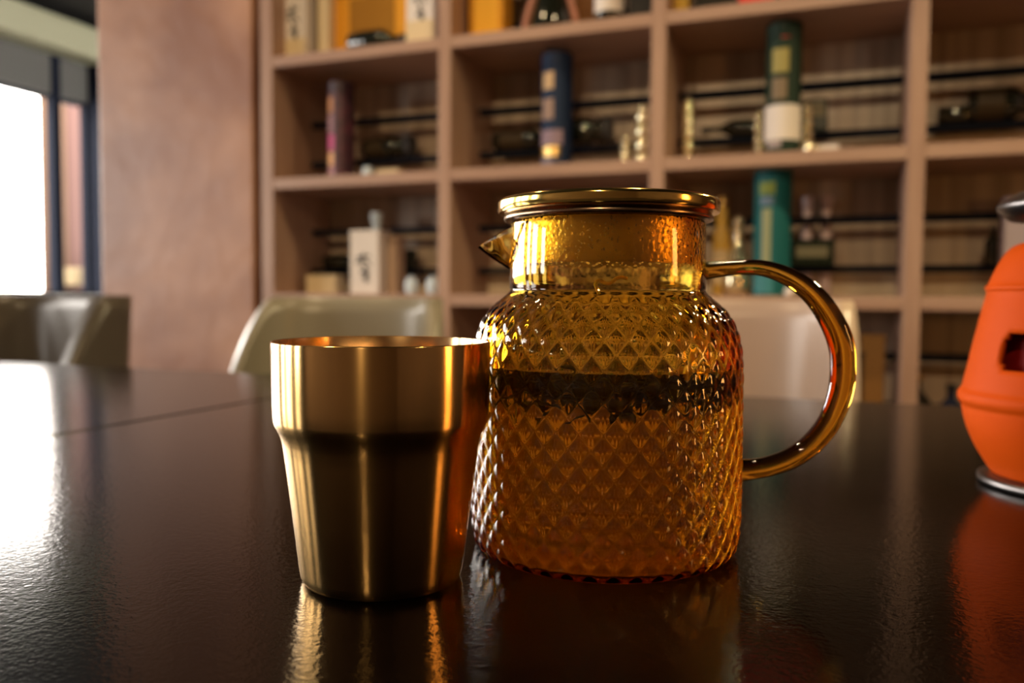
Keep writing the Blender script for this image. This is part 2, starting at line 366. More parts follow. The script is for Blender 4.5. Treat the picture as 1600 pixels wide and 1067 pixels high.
e = place(867); gift_tube(e, NI, z3, pm(24, e, NI), 0.292, (colmat('navy_print', (0.010, 0.025, 0.07)), colmat('navy_lid', (0.010, 0.022, 0.06))),
    'navy blue gift tube with gold labels and a red dot on its lid', [(0.03, 0.09, colmat('navy_label', (0.18, 0.16, 0.22)), -60, 5), (0.10, 0.19, M_gold, -62, 30), (0.20, 0.33, colmat('mauve_label', (0.28, 0.20, 0.26)), -60, 40), (0.42, 0.60, colmat('tan_label', (0.32, 0.22, 0.18)), -45, 5), (0.68, 0.83, colmat('tan_label_2', (0.55, 0.38, 0.22)), -42, 5), (0.9, 0.98, M_red, -20, 5)])
e = ex(822, NB); bottle(e, NB + 0.005, z3 + 0.0755, 0.027, 0.20, M_darkglass, M_ink, M_box_dark, 'dark bottle lying on the rail left of the navy tube', lying=True)
e = ex(912, NB); bottle(e, NB - 0.01, z3 + 0.0755, 0.036, 0.14, M_darkglass, M_ink, None, 'dark bottle lying on the rail right of the navy tube', lying=True, neck=0.7)
def crystal_bottle(px, n, z, r, h, text, beads=5):
    e = ex(px, n); t = empty('crystal_bottle', P(e, n, z), -TH); tag(t, text, 'bottle')
    prof = [(0, 0), (r * 0.9, 0)]
    for i in range(beads):
        z0 = h * 0.9 * i / beads; z1 = h * 0.9 * (i + 1) / beads
        prof += [(r * (0.45 + 0.55 * sin(pi * q_ / 8)), z0 + (z1 - z0) * (0.5 - 0.5 * cos(pi * q_ / 8))) for q_ in range(1, 9)]
    prof += [(0, h * 0.9)]
    link('glass_body', lathe(prof, 24), M_crystal, t, True)
    link('stopper', lathe([(0, h * 0.9), (r * 0.6, h * 0.9), (r * 0.7, h * 0.95), (r * 0.3, h), (0, h)], 24), M_crystal, t, True)
M_crystal = mat('gilt_crystal', (0.98, 0.90, 0.62), 0.12, 0.85)
crystal_bottle(1000, NI + 0.02, z3, 0.019, 0.155, 'tall beaded crystal bottle glinting at the right end of the navy tube compartment', 4)
crystal_bottle(974, NI + 0.05, z3, 0.014, 0.085, 'short beaded crystal bottle left of the tall glinting one')
crystal_bottle(1070, NI + 0.03, z3, 0.014, 0.165, 'slim beaded crystal bottle at the left of the green tube compartment')

e = place(1216); gift_tube(e, NI - 0.02, z3, pm(26, e, NI), 0.300, (colmat('green_print', (0.012, 0.03, 0.018)), colmat('green_lid', (0.012, 0.028, 0.018))),
    'dark green gift tube with a broad white paper band', [(0.06, 0.11, colmat('pale_print', (0.4, 0.33, 0.33)), -50, 0), (0.115, 0.38, M_white, -90, 90), (0.42, 0.58, colmat('olive_print', (0.22, 0.16, 0.10)), -35, 15), (0.62, 0.80, colmat('olive_gold', (0.35, 0.30, 0.10)), -35, 20), (0.88, 0.97, M_red, -5, 22)])
crystal_bottle(1181, NI + 0.06, z3, 0.016, 0.13, 'beaded crystal bottle half hidden left of the green tube')
crystal_bottle(1253, NI + 0.06, z3, 0.016, 0.14, 'beaded crystal bottle half hidden right of the green tube')
e = ex(1150, NB); bottle(e, NB + 0.01, z3 + 0.0755, 0.022, 0.19, M_darkglass, M_ink, None, 'slim dark bottle lying on the rail left of the green tube', lying=True, rz=pi)
e = ex(1268, NB); gift_box(e, NB + 0.01, z3 + 0.0755, 0.05, 0.05, 0.075, colmat('green_black_card', (0.015, 0.02, 0.012), 0.3), 'small green black box on the rail right of the green tube', inset=(0.38, 0.45, 0.9, colmat('olive_grey_label', (0.25, 0.23, 0.16))))
e = place(1258); small_jar(e, NI - 0.04, z3, 0.014, 0.03, M_crystal, 'tiny gilt jar at the foot of the green tube')
e = place(1285); gift_box(e, NI - 0.02, z3, 0.05, 0.04, 0.020, M_white, 'low white box right of the tiny gilt jar', name='low_box')
e = ex(1560, NB); bottle(e, NB + 0.01, z3 + 0.0755, 0.038, 0.16, M_darkglass, M_ink, M_box_dark, 'thick dark bottle lying on the rail in the rightmost compartment', lying=True, neck=0.5)
e = ex(1500, NB - 0.05); bottle(e, NB + 0.005, z3 + 0.0755, 0.02, 0.11, M_darkglass, M_ink, None, 'small dark flask lying on the rail at the left of the rightmost compartment', lying=True, neck=0.6)

# lower visible row (row index 2)
z2 = row_z(2)
e = place(579); gift_box(e, NI, z2, pm(50, e, NI), 0.07, 0.178, M_white, 'white carton with black brush lettering in the lower left compartment', strokes=STROKES)
e = ex(587, NI + 0.07); bottle(e, NI + 0.075, z2, 0.022, 0.235, M_bluewhite, M_bluewhite, None, 'pale blue glazed bottle rising behind the white lettered carton', neck=0.6)
e = place(611); gift_box(e, NI + 0.03, z2, pm(16, e, NI), 0.05, 0.165, colmat('tan_card', (0.45, 0.32, 0.24)), 'narrow tan carton right of the white lettered carton')
e = ex(638, NB); gift_box(e, NB, z2 + 0.0755, 0.04, 0.03, 0.055, colmat('black_tin', (0.015, 0.015, 0.012)), 'small black tin standing on the rail in the lower left compartment')
for k, px in enumerate((648, 681)):
    e = place(px); small_jar(e, NI - 0.02, z2, 0.018, 0.05, M_bluewhite, ('left' if k == 0 else 'right') + ' one of two pale blue jars at the right of the lower left compartment')
e = ex(535, NB); bottle(e, NB + 0.01, z2 + 0.0755, 0.022, 0.13, M_darkglass, M_ink, None, 'slim dark bottle lying on the rail left of the white lettered carton', lying=True)
e = ex(520, NI + 0.07); gift_box(e, NI + 0.03, z2, 0.10, 0.05, 0.055, M_cream, 'low cream box left of the white lettered carton', name='low_box')
e = place(858); gift_tube(e, NI, z2, 0.022, 0.262, (colmat('mauve_tube', (0.38, 0.22, 0.32)), colmat('pink_lid', (0.55, 0.35, 0.5))), 'slim mauve tube whose tip shows just above the teapot lid', [(0.3, 0.6, M_white, -60, 60)])
e = place(1203); gift_tube(e, NI, z2, pm(28, e, NI), 0.298, (colmat('teal_print', (0.010, 0.115, 0.125)), colmat('teal_lid', (0.012, 0.12, 0.13))),
    'teal blue gift tube with a pale vertical stripe', [(0.02, 0.17, colmat('pale_teal', (0.05, 0.22, 0.25)), -60, 10), (0.22, 0.68, colmat('pale_gold_print', (0.30, 0.32, 0.18)), -28, 0), (0.71, 0.77, colmat('lilac_print', (0.18, 0.25, 0.35)), -35, 5), (0.79, 0.96, colmat('olive_teal', (0.22, 0.28, 0.06)), -40, 10)])
e = ex(1127, NB); bottle(e, NB - 0.03, z2 + 0.0, 0.022, 0.245, colmat('amber_gold_bottle', (0.70, 0.45, 0.10), 0.2), M_gold, M_cream, 'slim gold bottle seen just right of the teapot lid', neck=0.6)
e = ex(1150, NB - 0.05)
t = empty('crystal_decanter', P(e, NB - 0.05, z2 + 0.073 - 0.073), -TH); tag(t, 'pear shaped crystal decanter between the gold bottle and the teal tube', 'decanter')
link('glass_body', lathe([(0, 0), (0.035, 0), (0.04, 0.03), (0.034, 0.07), (0.016, 0.12), (0.012, 0.15), (0.016, 0.165), (0, 0.165)], 24), M_crystal, t, True)
link('stopper', lathe([(0, 0.165), (0.008, 0.166), (0.017, 0.185), (0, 0.2)], 16), M_crystal, t, True)
M_pinkwhite = colmat('pink_white_glaze', (0.78, 0.62, 0.62), 0.2)
for k, px in enumerate((1257, 1287)):
    e = ex(px, NB + 0.04); bottle(e, NB + 0.0495, z2, 0.0145, 0.245, M_pinkwhite, M_pinkwhite, None, ('left' if k == 0 else 'right') + ' one of two slim pinkish white bottles right of the teal tube', neck=0.75)
e = ex(1266, NB - 0.02); gift_box(e, NB - 0.005, z2 + 0.0755, pm(64, e, NB), 0.05, 0.062, colmat('bottle_green_card', (0.010, 0.022, 0.008), 0.3), 'dark green box with a grey green label on the rail', inset=(0.36, 0.30, 0.72, colmat('grey_green_label', (0.30, 0.30, 0.20))))
e = place(1234); small_jar(e, NI - 0.06, z2, 0.011, 0.022, M_white, 'tiny white jar at the foot of the teal tube')
e = ex(1580, NI + 0.06); gift_box(e, NI + 0.02, z2, pm(46, e, NI), 0.07, 0.215, colmat('lilac_grey_card', (0.40, 0.33, 0.36)), 'tall lilac grey carton behind the orange lantern')
e = ex(1547, NB); bottle(e, NB, z2 + 0.0755, 0.018, 0.085, M_darkglass, M_ink, None, 'small dark bottle standing on the rail left of the lilac grey carton')
# row just above the table edge on the right (row index 1)
z1 = row_z(1)
for k, (px, r, h, c, txt) in enumerate([(1437, .03, .15, (0.03, 0.025, 0.02), 'dark round bottle at the left of the rightmost low compartment'), (1492, .028, .13, (0.02, 0.03, 0.08), 'blue black bottle in the middle of the rightmost low compartment'), (1545, .03, .14, (0.03, 0.03, 0.02), 'dark bottle beside the lantern in the rightmost low compartment')]):
    e = place(px); bottle(e, NI + 0.02, z1, r, h, colmat('low_glass_%d' % k, c, 0.15), M_gold if k == 0 else M_ink, M_cream, txt)
e = place(1365); gift_box(e, NI + 0.02, z1, 0.05, 0.06, 0.24, colmat('ochre_card', (0.25, 0.12, 0.03)), 'ochre brown carton in the low compartment left of the lantern')
e = place(1345); gift_box(e, NI + 0.02, z1, 0.02, 0.06, 0.2, M_box_dark, 'thin black brown carton beside the ochre carton')

# ------------------------------------------------------------------ tables
def table_mat():
    m = bpy.data.materials.new('black_laminate'); m.use_nodes = True; nt = m.node_tree; b = nt.nodes['Principled BSDF']
    b.inputs['Base Color'].default_value = (0.0025, 0.0016, 0.0012, 1); b.inputs['Roughness'].default_value = 0.13; b.inputs['IOR'].default_value = 1.27
    tc = nd(nt, 'ShaderNodeTexCoord')
    n1 = nd(nt, 'ShaderNodeTexNoise'); n1.inputs['Scale'].default_value = 520; n1.inputs['Detail'].default_value = 2
    n2 = nd(nt, 'ShaderNodeTexNoise'); n2.inputs['Scale'].default_value = 240; n2.inputs['Detail'].default_value = 2
    ad = nd(nt, 'ShaderNodeMath', operation='ADD')
    bp = nd(nt, 'ShaderNodeBump'); bp.inputs['Strength'].default_value = 0.20; bp.inputs['Distance'].default_value = 0.0004
    for n in (n1, n2): nt.links.new(tc.outputs['Object'], n.inputs['Vector'])
    nt.links.new(n1.outputs[0], ad.inputs[0]); nt.links.new(n2.outputs[0], ad.inputs[1])
    nt.links.new(ad.outputs[0], bp.inputs['Height']); nt.links.new(bp.outputs[0], b.inputs['Normal'])
    return m
M_table = table_mat()
EG, NE = -0.540, 0.940          # joint between the two tables, far edge
def table(e0, e1, n0, n1, label):
    t = empty('table', P((e0 + e1) / 2, (n0 + n1) / 2, 0), -TH); tag(t, label, 'table')
    hx, hy = (e1 - e0) / 2, (n1 - n0) / 2
    link('tabletop', bx(-hx, hx, -hy, hy, T - 0.028, T, 0.0012), M_table, t)
    link('apron', bx(-hx + .05, hx - .05, -hy + .05, hy - .05, T - 0.07, T - 0.028), M_black, t)
    for sx in (-1, 1):
        for sy in (-1, 1):
            x, y = sx * (hx - 0.07), sy * (hy - 0.07)
            link('leg', bx(x - .02, x + .02, y - .02, y + .02, 0, T - 0.07, 0.002), M_black, t)
table(EG, EG + 1.40, NE - 0.86, NE, 'black laminate table carrying the brass cup and the amber teapot')
table(EG - 1.355, EG - 0.005, NE - 0.86, NE, 'black laminate table pushed up on the left, reflecting the window')

# ------------------------------------------------------------------ chairs
def leather(name, c, r=0.32): return mat(name, c, r, bump=(220, 0.15, 0.001))
def chair(e, n, rz, m, label, wide=1.0, fall=0.70):
    """tub chair, front towards -y of its own frame"""
    t = empty('chair', P(e, n, 0), -TH + rz); tag(t, label, 'chair', None)
    bm = bmesh.new(); NA, NH = 40, 14; R = 0.232; th = 0.035
    def pt(a, k, inner):
        z0 = 0.40; f = abs(a) / radians(80)
        top = 0.855 - 0.22 * max(0, (f - fall) / (1 - fall)) ** 1.3
        s = k / NH; z = z0 + (top - z0) * s
        r = R + 0.03 * s - (th if inner else 0) + 0.004 * sin(pi * s)
        # squarish plan: flat back, sides coming forward
        ca, sa = cos(a), sin(a); p = 4.0
        q = (abs(ca) ** p + abs(sa) ** p) ** (-1 / p)
        return Vector((r * q * sa * 0.96 * wide * (1.0 + (1 - wide) * 0.9 * (1 - s)), r * q * ca - 0.20, z))
    A = [radians(-80 + 160 * i / NA) for i in range(NA + 1)]
    outer = [[bm.verts.new(pt(a, k, False)) for k in range(NH + 1)] for a in A]
    inner = [[bm.verts.new(pt(a, k, True)) for k in range(NH + 1)] for a in A]
    for i in range(NA):
        for k in range(NH):
            bm.faces.new((outer[i][k], outer[i][k + 1], outer[i + 1][k + 1], outer[i + 1][k]))
            bm.faces.new((inner[i][k], inner[i + 1][k], inner[i + 1][k + 1], inner[i][k + 1]))
        bm.faces.new((outer[i][NH], inner[i][NH], inner[i + 1][NH], outer[i + 1][NH]))
        bm.faces.new((outer[i][0], outer[i + 1][0], inner[i + 1][0], inner[i][0]))
    for i in (0, NA):
        for k in range(NH): 
            q = (outer[i][k], inner[i][k], inner[i][k + 1], outer[i][k + 1]); bm.faces.new(q if i == 0 else q[::-1])
    es = [e_ for e_ in bm.edges if len(e_.link_faces) == 2 and e_.calc_face_angle(0) > radians(60)]
    bmesh.ops.bevel(bm, geom=es, offset=0.011, segments=3, profile=0.5, affect='EDGES')
    bmesh.ops.recalc_face_normals(bm, faces=bm.faces)
    link('backrest', bm, m, t, True)
    link('seat', bx(-0.205, 0.205, -0.25, 0.0, 0.40, 0.47, 0.02), m, t, True)
    for sx in (-1, 1):
        for sy in (-0.22, -0.04):
            link('leg', tube([(sx * 0.17, sy, 0.40), (sx * 0.20, sy + (0.03 if sy > -0.1 else -0.02), 0.0)], [0.014, 0.009], 12), M_black, t, True)
M_ch_a = leather('grey_brown_leather', (0.10, 0.085, 0.07)); M_ch_b = leather('sage_grey_leather', (0.24, 0.215, 0.165)); M_ch_c = leather('beige_leather', (0.48, 0.36, 0.29))
chair(-1.56, 1.36, radians(-14), M_ch_a, 'grey brown tub chair at the left edge by the window')
chair(-0.845, 1.37, radians(6), M_ch_b, 'sage grey tub chair behind the brass cup', 0.78, 0.62)
chair(-0.215, 1.38, radians(0), M_ch_c, 'beige tub chair behind the teapot handle')

# ------------------------------------------------------------------ brass cup
def brass(name, col, rough, aniso, scratch=0.12):
    m = bpy.data.materials.new(name); m.use_nodes = True; nt = m.node_tree; b = nt.nodes['Principled BSDF']
    b.inputs['Base Color'].default_value = (*col, 1); b.inputs['Metallic'].default_value = 1.0; b.inputs['Roughness'].default_value = rough
    b.inputs['Anisotropic'].default_value = aniso
    tg = nd(nt, 'ShaderNodeTangent'); tg.direction_type = 'RADIAL'; tg.axis = 'Z'
    nt.links.new(tg.outputs[0], b.inputs['Tangent']); b.inputs['Anisotropic Rotation'].default_value = 0.25
    return m
M_brass = brass('brushed_brass', (0.80, 0.50, 0.19), 0.19, 0.95)
M_brass_in = brass('brushed_brass_inside', (0.78, 0.52, 0.25), 0.22, 0.6)
M_gold_pol = brass('polished_gold', (0.84, 0.57, 0.16), 0.12, 0.0, 0.03)
def px_loc(px, d): return ((px - 800) / 1312.0 * d, d)
CX, CY = px_loc(597, 0.311)
cup = empty('cup', (CX, CY, T)); tag(cup, 'brushed brass tumbler with a wider band at its rim', 'cup')
out = [(0.0, 0.0006), (0.0255, 0.0006), (0.0272, 0.0), (0.0288, 0.0006), (0.0298, 0.0022), (0.0303, 0.0045), (0.0330, 0.0260), (0.0356, 0.0455), (0.0363, 0.0502), (0.0370, 0.0530), (0.0382, 0.0555), (0.0393, 0.0575), (0.0396, 0.0592), (0.0398, 0.064), (0.0401, 0.0855), (0.0400, 0.0861)]
link('outer_wall', lathe(out, 128), M_brass, cup, True)
rim = [(0.0400, 0.0861), (0.0396, 0.0864), (0.0391, 0.0862)]
link('rim', lathe(rim, 128), M_gold_pol, cup, True)
inn = [(0.0391, 0.0862), (0.0386, 0.083), (0.0380, 0.060), (0.0352, 0.050), (0.0290, 0.006), (0.0270, 0.004), (0.0, 0.004)]
link('inner_wall', lathe(inn, 128), M_brass_in, cup, True)

# ------------------------------------------------------------------ glass teapot
def amber_glass(name, density=560.0, col=(0.92, 0.76, 0.03), bump=None, rough=0.0):
    m = bpy.data.materials.new(name); m.use_nodes = True; nt = m.node_tree; b = nt.nodes['Principled BSDF']
    b.inputs['Base Color'].default_value = (1, 1, 1, 1); b.inputs['Transmission Weight'].default_value = 1.0; b.inputs['Roughness'].default_value = rough; b.inputs['IOR'].default_value = 1.5
    va = nd(nt, 'ShaderNodeVolumeAbsorption'); va.inputs[0].default_value = (*col, 1); va.inputs[1].default_value = density
    nt.links.new(va.outputs[0], nt.nodes['Material Output'].inputs['Volume'])
    if bump:
        tc = nd(nt, 'ShaderNodeTexCoord'); n = nd(nt, 'ShaderNodeTexVoronoi'); n.feature = 'SMOOTH_F1'; n.inputs['Scale'].default_value = bump[0]
        sp = nd(nt, 'ShaderNodeSeparateXYZ'); mr = nd(nt, 'ShaderNodeMapRange')
        mr.inputs['From Min'].default_value = 0.1145; mr.inputs['From Max'].default_value = 0.1185
        ln = nd(nt, 'ShaderNodeVectorMath', operation='LENGTH'); fl = nd(nt, 'ShaderNodeVectorMath', operation='MULTIPLY'); fl.inputs[1].default_value = (1, 1, 0)
        lt = nd(nt, 'ShaderNodeMath', operation='LESS_THAN'); lt.inputs[1].default_value = 0.0397
        ml = nd(nt, 'ShaderNodeMath', operation='MULTIPLY'); m2 = nd(nt, 'ShaderNodeMath', operation='MULTIPLY'); m2.inputs[1].default_value = bump[1]
        bp = nd(nt, 'ShaderNodeBump'); bp.inputs['Distance'].default_value = bump[2]
        nt.links.new(tc.outputs['Object'], n.inputs['Vector']); nt.links.new(tc.outputs['Object'], sp.inputs[0]); nt.links.new(sp.outputs[2], mr.inputs[0])
        nt.links.new(tc.outputs['Object'], fl.inputs[0]); nt.links.new(fl.outputs[0], ln.inputs[0]); nt.links.new(ln.outputs['Value'], lt.inputs[0])
        nt.links.new(mr.outputs[0], ml.inputs[0]); nt.links.new(lt.outputs[0], ml.inputs[1]); nt.links.new(ml.outputs[0], m2.inputs[0]); nt.links.new(m2.outputs[0], bp.inputs['Strength'])
        nt.links.new(n.outputs['Distance'], bp.inputs['Height']); nt.links.new(bp.outputs[0], b.inputs['Normal'])
    return m
M_glass = amber_glass('amber_glass')
M_glass_wet = amber_glass('amber_glass_misted', bump=(700, 0.6, 0.0006))
M_glass_handle = amber_glass('amber_glass_handle', 400.0, (0.93, 0.74, 0.03))
PX, PY = px_loc(947, 0.355)
pot = empty('teapot', (PX, PY, T)); tag(pot, 'amber glass teapot with diamond relief, gold lid and a loop handle', 'teapot')
prof = [(0.0515, 0.0), (0.0533, 0.0010), (0.0550, 0.0034), (0.0560, 0.0075), (0.0564, 0.013), (0.0566, 0.030), (0.0564, 0.055), (0.0563, 0.0720), (0.0560, 0.0795), (0.0547, 0.0879), (0.0518, 0.0949), (0.0478, 0.1000), (0.0432, 0.1042), (0.0412, 0.1062)]
prof = spline(prof, 14)
L = [0.0]
for a, b in zip(prof, prof[1:]): L.append(L[-1] + math.hypot(b[0] - a[0], b[1] - a[1]))
def at_len(s):
    for i in range(len(L) - 1):
        if L[i + 1] >= s:
            f = (s - L[i]) / max(1e-9, L[i + 1] - L[i]); a, b = prof[i], prof[i + 1]
            return (a[0] + (b[0] - a[0]) * f, a[1] + (b[1] - a[1]) * f), Vector((b[0] - a[0], b[1] - a[1])).normalized()
    a, b = prof[-2], prof[-1]; return b, Vector((b[0] - a[0], b[1] - a[1])).normalized()
NC, PER = 40, 14; SEG = NC * PER
S0, S1, ROWS = 0.0, L[-1] - 0.0055, 9.5
NV = int(ROWS * 15)
AMP = 0.00082
def relief(u, v):
    p = (u + v) % 1.0 - 0.5; q = (u - v) % 1.0 - 0.5
    return AMP * (1 - abs(2 * p) ** 2.0) * (1 - abs(2 * q) ** 2.0)
bm = bmesh.new(); rings = []; PH = 0.35
rings.append([bm.verts.new((0, 0, 0.0012))])
rings.append([bm.verts.new((0.040 * cos(2 * pi * k / SEG), 0.040 * sin(2 * pi * k / SEG), 0.0010)) for k in range(SEG)])
rings.append([bm.verts.new((0.046 * cos(2 * pi * k / SEG), 0.046 * sin(2 * pi * k / SEG), 0.0002)) for k in range(SEG)])
for j in range(NV + 1):
    s = S0 + (S1 - S0) * j / NV; (r, z), tn = at_len(s); nr, nz = tn.y, -tn.x
    v = ROWS * j / NV; ring = []
    fade = min(1.0, j / 7.0) * min(1.0, (NV - j) / 5.0)
    for k in range(SEG):
        u = NC * k / SEG; h = (relief(u, v) - AMP * 0.5) * fade; a = 2 * pi * k / SEG + PH
        ring.append(bm.verts.new(((r + nr * h) * cos(a), (r + nr * h) * sin(a), max(0.0, z + nz * h))))
    rings.append(ring)
def ring_at(r, z): rings.append([bm.verts.new((r * cos(2 * pi * k / SEG + PH), r * sin(2 * pi * k / SEG + PH), z)) for k in range(SEG)])
for k_ in (1, 2): 
    for v in rings[k_]: v.co = Matrix.Rotation(PH, 3, 'Z') @ v.co
NECK_IN = len(rings)
neck_out = [(0.0420, 0.1051), (0.0414, 0.1058), (0.0409, 0.1064), (0.0408, 0.1070), (0.0410, 0.1078), (0.0409, 0.115), (0.0406, 0.125), (0.0405, 0.1335), (0.0402, 0.1345), (0.0395, 0.1348)]
for r, z in neck_out: ring_at(r, z)
i_in = len(rings)
inner_prof = [(0.0388, 0.1345), (0.0386, 0.1335), (0.0388, 0.125), (0.0389, 0.113), (0.0391, 0.1065), (0.0412, 0.1028), (0.0452, 0.0988), (0.0490, 0.0938), (0.0517, 0.0872), (0.0530, 0.0795), (0.0533, 0.072), (0.0535, 0.05), (0.0536, 0.02), (0.0532, 0.0090), (0.0518, 0.0048), (0.0485, 0.0030), (0.030, 0.0027)]
isp = spline(inner_prof, 3)
for r, z in isp: ring_at(r, z)
rings.append([bm.verts.new((0, 0, 0.0027))])
for i in range(len(rings) - 1):
    a, b = rings[i], rings[i + 1]
    for k in range(SEG):
        k2 = (k + 1) % SEG
        if len(a) == 1: f = bm.faces.new((a[0], b[k2], b[k]))
        elif len(b) == 1: f = bm.faces.new((a[k], a[k2], b[0]))
        else: f = bm.faces.new((a[k], a[k2], b[k2], b[k]))
link('glass_body', bm, M_glass_wet, pot, True)

# spout: a V-shaped beak pulled out of the neck, towards the left
def spout():
    bm = bmesh.new(); tip = Vector((-0.0545, 0.0, 0.1243)); NS = 16; N2 = 10
    def shell(off):
        g = []
        for i in range(NS + 1):
            f = i / NS * 2 - 1                        # -1 .. 1 round the beak
            ang = pi + f * radians(34); zt = 0.1338 - 0.0190 * (1 - abs(f)) ** 0.75
            base = Vector((-0.0400 * cos(ang - pi), -0.0400 * sin(ang - pi), zt))
            row = []
            for j in range(N2 + 1):
                s = j / N2; p = base.lerp(tip, s ** 0.9)
                p.z += 0.0012 * sin(pi * s) * (abs(f)) - 0.0006 * sin(pi * s) * (1 - abs(f))
                c = Vector((-0.042, 0, 0.131)); d = (p - c).normalized()
                row.append(bm.verts.new(p - d * off * (1 if j < N2 else 1)))
            g.append(row)
        return g
    o = shell(0.0); n = shell(0.0016)
    for i in range(NS):
        for j in range(N2):
            bm.faces.new((o[i][j], o[i][j + 1], o[i + 1][j + 1], o[i + 1][j])); bm.faces.new((n[i][j], n[i + 1][j], n[i + 1][j + 1], n[i][j + 1]))
        bm.faces.new((o[i][0], o[i + 1][0], n[i + 1][0], n[i][0])); bm.faces.new((o[i][N2], n[i][N2], n[i + 1][N2], o[i + 1][N2]))
    for i in (0, NS):
        for j in range(N2): bm.faces.new((o[i][j], n[i][j], n[i][j + 1], o[i][j + 1]))
    bmesh.ops.remove_doubles(bm, verts=bm.verts, dist=1e-5)
    bmesh.ops.recalc_face_normals(bm, faces=bm.faces)
    return bm
smooth_by_angle(link('spout', spout(), M_glass, pot), 40)

# handle (solid glass loop)
hp = [(35, 95, 37), (150, 81, 34), (285, 80, 36), (410, 120, 42), (515, 192, 49), (590, 285, 54), (645, 395, 58), (663, 500, 57), (655, 630, 56), (610, 760, 52), (540, 855, 50), (450, 925, 48), (350, 965, 46), (260, 983, 47), (188, 989, 50)]
path = []
for x_, y_, r_ in hp:
    X = (1090 + x_ / 2.885 - 947) / 3706.0; Z = 0.1027 - (390 + y_ / 2.885 - 469) / 3706.0
    path.append((X, 0.0, Z, r_ / 2.885 / 3706.0))
path[0] = (path[0][0] - 0.0008, 0, path[0][2], path[0][3] * 1.08); path[-1] = (path[-1][0] - 0.0022, 0, path[-1][2], path[-1][3] * 1.1)
path = spline(path, 8)
link('handle', tube([p[:3] for p in path], [p[3] for p in path], 32), M_glass_handle, pot, True)

# lid with its inner plug
lid = lathe([(0, 0.1432), (0.030, 0.1432), (0.0425, 0.1437), (0.0448, 0.1436), (0.0455, 0.1433), (0.0460, 0.1427), (0.0461, 0.1420), (0.0461, 0.1389), (0.0457, 0.1382), (0.0440, 0.1379), (0.0425, 0.1379)], 128)
lo_ = link('lid', lid, M_gold_pol, pot, True)
smooth_by_angle(lo_, 50)
M_steel_dark = mat('dark_bronze', (0.30, 0.20, 0.13), 0.25, 1.0)
link('lid_ring', lathe([(0.0428, 0.1379), (0.0430, 0.1372), (0.0434, 0.1366), (0.0436, 0.1358), (0.0432, 0.1351), (0.0418, 0.1349), (0.0404, 0.1352), (0.039, 0.1352), (0.037, 0.1352)], 96), M_steel_dark, lo_, True)
M_plug = brass('golden_plug', (0.95, 0.66, 0.16), 0.45, 0.3)
smooth_by_angle(link('lid_plug', lathe([(0.0360, 0.1353), (0.0365, 0.134), (0.0365, 0.1180), (0.0362, 0.1172), (0.0, 0.1172)], 96), M_plug, lo_), 50)

# condensation on the inside of the neck
M_drop = bpy.data.materials.new('water_drop'); M_drop.use_nodes = True
_b = M_drop.node_tree.nodes['Principled BSDF']; _b.inputs['Transmission Weight'].default_value = 1.0; _b.inputs['Roughness'].default_value = 0.0; _b.inputs['IOR'].default_value = 1.33
bm = bmesh.new()
for i in range(420):
    a = random.uniform(pi * 1.02, pi * 1.98); z = random.uniform(0.1155, 0.134); r = random.choice([0.00015, 0.0002, 0.00026, 0.00036]) * random.uniform(0.8, 1.2)
    M = Matrix.Translation((0.0387 * cos(a), 0.0387 * sin(a), z)) @ Matrix.Rotation(a, 4, 'Z') @ Matrix.Diagonal((0.5, 1, random.uniform(1, 1.8), 1))
    bmesh.ops.create_icosphere(bm, subdivisions=2, radius=r, matrix=M)
tag(link('condensation', bm, M_drop, pot, True), kind='stuff')

# tea inside
LVL = 0.0765
tea_m = bpy.data.materials.new('tea_liquid'); tea_m.use_nodes = True; nt = tea_m.node_tree; b = nt.nodes['Principled BSDF']
b.inputs['Base Color'].default_value = (1, 1, 1, 1); b.inputs['Transmission Weight'].default_value = 1.0; b.inputs['Roughness'].default_value = 0.0; b.inputs['IOR'].default_value = 1.33
va = nd(nt, 'ShaderNodeVolumeAbsorption'); va.inputs[0].default_value = (0.97, 0.66, 0.05, 1); va.inputs[1].default_value = 13
vs_ = nd(nt, 'ShaderNodeVolumeScatter'); vs_.inputs['Color'].default_value = (0.95, 0.62, 0.12, 1); vs_.inputs['Density'].default_value = 3.2
ad = nd(nt, 'ShaderNodeAddShader'); nt.links.new(va.outputs[0], ad.inputs[0]); nt.links.new(vs_.outputs[0], ad.inputs[1]); nt.links.new(ad.outputs[0], nt.nodes['Material Output'].inputs['Volume'])
ip = [(r, z) for r, z in reversed(isp) if z < LVL]
lp = [(0, ip[0][1] - 0.0001)] + [(r + 0.00012, z - (0.0001 if z < 0.006 else 0)) for r, z in ip] + [(0.0531 + 0.00012, LVL), (0.0, LVL)]
tea = link('tea', lathe(lp, 128), tea_m, None, True, loc=(PX, PY, T)); smooth_by_angle(tea, 60)
tag(tea, 'amber tea filling the lower three quarters of the glass teapot', 'drink')

def leaf(bm, c, L_, W_, yaw, pitch, twist, curl):
    n = 6; rows = []
    R = Matrix.Rotation(yaw, 3, 'Z') @ Matrix.Rotation(pitch, 3, 'Y')
    for i in range(n + 1):
        s = i / n - 0.5; wd = W_ * (1 - (2 * s) ** 2 * 0.9) ** 0.5; tw = twist * s
        p = Vector((L_ * s, curl * L_ * (s * s), curl * L_ * 0.5 * sin(3 * s))); d = Vector((0, cos(tw), sin(tw))) * wd / 2
        t_ = Vector((0, -sin(tw), cos(tw))) * 0.00012
        rows.append([bm.verts.new(R @ q + c) for q in (p - d + t_ * 0.2, p + t_, p + d + t_ * 0.2, p - t_)])
    for i in range(n):
        for j in range(4): bm.faces.new((rows[i][j], rows[i][(j + 1) % 4], rows[i + 1][(j + 1) % 4], rows[i + 1][j]))
    bm.faces.new(rows[0][::-1]); bm.faces.new(rows[-1])
